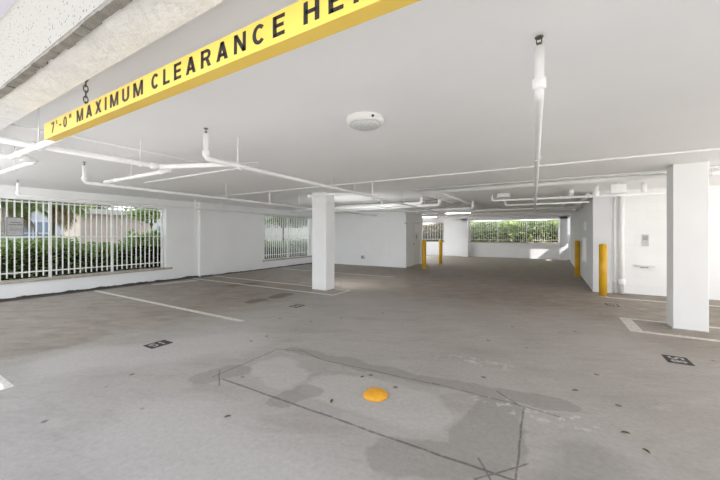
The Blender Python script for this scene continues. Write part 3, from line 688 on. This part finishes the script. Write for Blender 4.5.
def batten_fill(x0, x1, y, z, label):  # unseen hanging tubes added to lift the ceiling and right bays
    t = empty('batten_fill_lamp', ((x0 + x1) / 2, y, z), label, 'lamp', 'added fill lamps over the right bays')
    MB().box(x0, x1, y - .03, y + .03, z + .03, z + .07).build('housing', M['housing'], t)
    MB().tube([(x0 + .03, y, z), (x1 - .03, y, z)], .02, 12).build('tube', M['litlo'], t)
    for x in (x0 + .04, x1 - .04): MB().box(x - .02, x + .02, y - .02, y + .02, z - .02, z + .03).build('socket', M['housing'], t)
    for x in (x0 + .2, x1 - .2): MB().tube([(x, y, z + .07), (x, y, CZ)], .005, 6).build('rod', M['pipe'], t)
batten_fill(4.6, 7.0, 3.4, 2.1, 'added hanging fill lamp over the right bays, nearest the entrance')
batten_fill(4.9, 7.3, 6.2, 2.1, 'added hanging fill lamp over the right bays, farther in')

def lintel_fill_lamp(x0, x1, mk, label):  # unseen lamps added behind the beam to even out the interior
    t = empty('wall_fill_lamp', ((x0 + x1) / 2, .75, 2.35), label, 'lamp', 'added fill lamps inside the entrance beam')
    h_ = MB().box(x0, x1, .7505, .775, 2.35, 2.47); h_.box(x0, x1, .7505, .87, 2.462, 2.475); h_.build('housing', M['housing'], t)
    MB().box(x0 + .03, x1 - .03, .775, .79, 2.36, 2.455).build('diffuser', M[mk], t)
for x0, x1, mk, lb in ((-9.4, -8.3, 'lithi', 'added fill lamp inside the entrance beam, nearest the left wall'), (-8.0, -6.5, 'lithi', 'added fill lamp inside the entrance beam, second from the left wall'),
                   (5.2, 6.6, 'litlo', 'added fill lamp inside the entrance beam, farthest right')):
    lintel_fill_lamp(x0, x1, mk, lb)

def column_fill_lamp(x, y, mk, label):  # unseen lamps added behind the columns to fill the space beyond
    t = empty('column_fill_lamp', (x, y, .8), label, 'lamp', 'added fill lamps on the backs of the columns')
    MB().box(x - .16, x + .16, y, y + .07, .80, 1.50).build('housing', M['housing'], t, bevel=.006)
    MB().box(x - .145, x + .145, y + .07, y + .085, .815, 1.485).build('diffuser', M[mk], t)
column_fill_lamp(-5.135, 6.942, 'litcol', 'added fill lamp on the back of the island column')
column_fill_lamp(1.815, 6.982, 'litsoft', 'added fill lamp on the back of the large right column')
def header_fill_lamp(x0, x1, label):  # unseen lamps added behind the beam to brighten the back wall
    t = empty('beam_fill_lamp', ((x0 + x1) / 2, 21.2, 2.36), label, 'lamp', 'added fill lamps behind the far header beam')
    MB().box(x0, x1, 21.2005, 21.23, 2.36, 2.48).build('housing', M['housing'], t)
    MB().box(x0 + .02, x1 - .02, 21.23, 21.245, 2.37, 2.47).build('diffuser', M['litsoft'], t)
header_fill_lamp(-4.2, -2.6, 'added fill lamp behind the far header beam, left half of the back window')
header_fill_lamp(-1.6, 0, 'added fill lamp behind the far header beam, right half of the back window')

# ------------------------------------------------------------------ planting outside
def leaves(mb, n, fn, size, rnd, droop=.3):
    for _ in range(n):
        p_ = Vector(fn(rnd)); s = size * rnd.uniform(.6, 1.4)
        a = rnd.uniform(0, 6.283); e = rnd.uniform(-.5, .9)
        d = Vector((math.cos(a) * math.cos(e), math.sin(a) * math.cos(e), math.sin(e)))
        q = d.cross(Vector((rnd.uniform(-.4, .4), rnd.uniform(-.4, .4), 1))).normalized() * s * .36
        mid = p_ + d * s * .5; tip = p_ + d * s - Vector((0, 0, s * droop * .4))
        mb.quad(p_, mid + q, tip, mid - q)
def hedge(x0, x1, y0, y1, z0, z1, n, size, mat, label, seed, stem_mat='stem', stems=40, axis='y', core_h=.8):
    rnd = random.Random(seed)
    t = empty('hedge', ((x0 + x1) / 2, (y0 + y1) / 2, z0), label, 'hedge')
    def fn(r):
        u, v_ = r.random(), r.random()
        y = y0 + (y1 - y0) * u
        top = z1 * (1 + .10 * math.sin(y * 2.3 + seed) + .06 * math.sin(y * 6.1)) - z0
        return (x0 + (x1 - x0) * r.random(), y, z0 + top * (r.random() ** .7)) if axis == 'y' else (x0 + (x1 - x0) * u, y0 + (y1 - y0) * r.random(), z0 + (z1 - z0) * (1 + .10 * math.sin((x0 + (x1 - x0) * u) * 2.3 + seed)) * (r.random() ** .8))
    mb = MB(); leaves(mb, n, fn, size, rnd)
    mb.build('foliage', M[mat], t, kind='stuff')
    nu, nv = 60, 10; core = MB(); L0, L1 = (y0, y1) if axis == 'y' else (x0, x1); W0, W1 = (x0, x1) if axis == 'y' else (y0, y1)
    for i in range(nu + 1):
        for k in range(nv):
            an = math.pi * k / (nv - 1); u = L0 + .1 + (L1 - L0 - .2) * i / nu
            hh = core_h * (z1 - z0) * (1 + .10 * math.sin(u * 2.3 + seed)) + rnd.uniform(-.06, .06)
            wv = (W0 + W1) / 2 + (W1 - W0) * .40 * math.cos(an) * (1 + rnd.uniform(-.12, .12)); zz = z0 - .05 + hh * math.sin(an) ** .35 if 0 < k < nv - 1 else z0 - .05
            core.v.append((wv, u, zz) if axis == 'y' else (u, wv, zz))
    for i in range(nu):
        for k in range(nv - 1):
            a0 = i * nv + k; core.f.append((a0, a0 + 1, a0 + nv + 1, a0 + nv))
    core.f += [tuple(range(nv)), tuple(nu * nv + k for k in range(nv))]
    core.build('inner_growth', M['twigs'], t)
    for _ in range(stems):
        x, y = rnd.uniform(x0 + .1, x1 - .1), rnd.uniform(y0 + .1, y1 - .1)
        MB().tube([(x, y, z0 - .05), (x + rnd.uniform(-.05, .05), y + rnd.uniform(-.05, .05), z0 + (z1 - z0) * .5), (x + rnd.uniform(-.15, .15), y + rnd.uniform(-.15, .15), z0 + (z1 - z0) * .9)], [.012, .009, .005], 6).build('stem', M[stem_mat], t)
hedge(-12.5, -11.0, -1.0, 7.9, .10, 1.24, 26000, .10, 'leafdark', 'dense dark green hedge outside the long near window', 1, stems=20)
hedge(-11.0, -10.72, 4.7, 6.6, .9, 1.62, 1500, .11, 'leafbright', 'pale leafy shrub rising over the hedge at the right part of the near window', 5, stems=8, core_h=.3)
hedge(-13.0, -11.2, 9.4, 16.5, .10, 1.05, 12000, .09, 'leafmid', 'paler low hedge outside the farther left window', 2, stems=24)
hedge(-5.6, 2.2, 22.4, 23.8, .70, 2.42, 17000, .17, 'leafbright', 'bright green tall hedge behind the wide back window', 3, stems=60, axis='x', core_h=.55)
hedge(-9.5, -6.0, 22.4, 23.6, .70, 2.25, 7000, .14, 'leafbrown', 'brownish hedge behind the small back window', 4, stems=30, axis='x', core_h=.6)

def palm(x, y, h_, label, seed, nf=26, dry=8, fl=1.9, lean=.2, r=.13):
    rnd = random.Random(seed)
    t = empty('palm_tree', (x, y, 0), label, 'palm tree')
    top = Vector((x + lean, y + lean * .5, h_))
    MB().tube([(x, y, -.2), (x + lean * .1, y, h_ * .35), (x + lean * .5, y + lean * .2, h_ * .7), tuple(top)], [r * 1.25, r, r * .85, r * .75], 12).build('trunk', M['bark'], t, smooth=True)
    for k in range(nf):
        a = 6.283 * k / nf * 2.618 + rnd.uniform(-.2, .2); isdry = k < dry
        e = rnd.uniform(-.9, -.35) if isdry else rnd.uniform(-.1, 1.0)
        L_ = fl * rnd.uniform(.8, 1.1); mb = MB(); p_ = top.copy(); d = Vector((math.cos(a) * math.cos(e), math.sin(a) * math.cos(e), math.sin(e)))
        pts = [p_.copy()]; S = 12
        for i in range(S):
            d = (d + Vector((0, 0, -.11))).normalized(); p_ = p_ + d * L_ / S; pts.append(p_.copy())
        mb.tube(pts, [.016 * (1 - i / (S + 2)) for i in range(S + 1)], 5)
        for i in range(2, S * 3):
            f = i / (S * 3); j = min(int(f * S), S - 1); q = pts[j].lerp(pts[j + 1], f * S - j); dd = (pts[j + 1] - pts[j]).normalized()
            sd = dd.cross(Vector((0, 0, 1))).normalized(); ll = .52 * math.sin(math.pi * min(.93, f * .8 + .18)) * rnd.uniform(.8, 1.1)
            for s in (-1, 1):
                o = (sd * s * .8 + dd * .55 + Vector((0, 0, -.35))).normalized() * ll; wv = dd * .017
                mb.quad(q - wv, q + wv, q + o * .6 + wv * .8, q + o + Vector((0, 0, -.06)))
        mb.build('frond', M['palmdry' if isdry else 'palmgreen'], t)
palm(-15.2, 2.75, 2.75, 'palm with drooping brown and green fronds at the left edge of the near window', 11, dry=4, nf=44, fl=1.6)
palm(-14.6, 4.0, 2.75, 'slender palm with a bare dark trunk near the middle of the near window', 12, dry=3, nf=34, fl=1.25, lean=.12, r=.08)

def tree(x, y, h_, label, seed, mat='leafmid', cr=1.1, n=1500, zc=None, r=.06):
    rnd = random.Random(seed); t = empty('tree', (x, y, 0), label, 'tree'); zc = zc or h_
    MB().tube([(x, y, -.2), (x + .05, y - .03, h_ * .5), (x, y, h_)], [r, r * .8, r * .5], 8).build('trunk', M['bark'], t, smooth=True)
    for k in range(4):
        a = k * 1.57 + .4; MB().tube([(x, y, h_ * .78), (x + cr * .6 * math.cos(a), y + cr * .6 * math.sin(a), h_ * 1.05)], [r * .5, r * .2], 6).build('branch', M['bark'], t)
    mb = MB()
    cl = [Vector((x + rnd.gauss(0, cr * .5), y + rnd.gauss(0, cr * .5), zc + rnd.gauss(0, cr * .28))) for _ in range(16)]
    leaves(mb, n, lambda q: tuple(q.choice(cl) + Vector((q.gauss(0, .22), q.gauss(0, .22), q.gauss(0, .15)))), .15, rnd)
    mb.build('foliage', M[mat], t, kind='stuff')
tree(-13.6, 14.0, 2.2, 'small tree with slim trunk outside the farther left window, left of its pair', 21, cr=.75, zc=2.3, n=3000, mat='leafdark', r=.07)
tree(-13.4, 16.3, 2.3, 'small tree with slim trunk outside the farther left window, right of its pair', 22, cr=.75, zc=2.4, n=3000, mat='leafdark', r=.07)
tree(-13.2, 6.5, 2.2, 'leafy shrub tree at the right end of the near window', 23, mat='leafbright', cr=.5, n=900, zc=2.3, r=.04)
tree(-24.5, 8.5, 3.0, 'dark tree standing behind the peach house', 24, mat='leafdark', cr=.85, n=6000, zc=3.15, r=.14)

# houses
def house(x0, x1, y0, y1, h_, wall, label, roof='roof', over=.35, wins=(), cat='house'):
    t = empty('house', ((x0 + x1) / 2, (y0 + y1) / 2, -.16), label, cat)
    MB().box(x0, x1, y0, y1, -.16, h_).build('walls', M[wall], t)
    MB().box(x0 - over, x1 + over, y0 - over, y1 + over, h_, h_ + .22).build('roof', M[roof], t)
    for ya, yb, za, zb in wins:
        f = MB().box(x1, x1 + .05, ya, yb, za, zb).build('window', M['offwhite'], t)
        g = MB()
        n = 3
        for i in range(n):
            for j in range(2):
                g.box(x1 + .04, x1 + .06, ya + .06 + (yb - ya - .08) * i / n, ya + (yb - ya - .08) * (i + 1) / n, za + .06 + (zb - za - .08) * j / 2, za + (zb - za - .08) * (j + 1) / 2)
        g.build('pane', M['winglass'], f)
    return t
house(-26, -21, .4, 6.2, 3.6, 'offwhite', 'white house with blue grey windows seen through the near grille', 'offwhite', .15, wins=((3.0, 4.2, .9, 2.1), (4.7, 5.9, .9, 2.1)))
house(-19, -17.2, 5.6, 8.4, 2.33, 'peach', 'peach house with a flat pale roof edge seen through the near grille', 'cream', .2)
house(-28, -22, 10.8, 17, 2.8, 'cream', 'long cream house beyond the trees at the left', 'cream', .2, wins=((11.2, 12.2, .8, 2.0), (13, 14.2, .8, 2.0)))
tag(MB().box(-16.7, -16.5, 13, 36, -.16, 3.4).build('garden_wall', M['cream'], base=(-16.1, 20, -.16)), 'white garden wall behind the paler hedge', 'wall')

# ------------------------------------------------------------------ light
W = bpy.data.worlds.new('world'); SC.world = W; W.use_nodes = True
bg = W.node_tree.nodes['Background']; 
wn = W.node_tree; tc = wn.nodes.new('ShaderNodeTexCoord'); sp = wn.nodes.new('ShaderNodeSeparateXYZ'); wn.links.new(tc.outputs['Generated'], sp.inputs[0])
wn.links.new(ramp(wn, sp.outputs[2], [(0.0, (.95, .985, 1.0)), (.35, (.78, .84, .90)), (1.0, (.40, .50, .64))]), bg.inputs['Color'])
bg.inputs['Strength'].default_value = WORLD
sl = bpy.data.lights.new('sun', 'SUN'); sl.energy = SUN; sl.angle = R(.6); sl.color = (1, .97, .93)
so = bpy.data.objects.new('sun', sl); COL.objects.link(so); so.location = (20, -3, 20)
so.rotation_euler = Vector((-1, .135, -.9)).to_track_quat('-Z', 'Y').to_euler()
SC.view_settings.view_transform = 'Standard'; SC.view_settings.look = 'None'; SC.view_settings.gamma = 1
SC.view_settings.use_curve_mapping = False; SC.view_settings.exposure = EXPO
SC.cycles.use_denoising = True; SC.cycles.max_bounces = 14; SC.cycles.diffuse_bounces = 10; SC.cycles.sample_clamp_indirect = 8
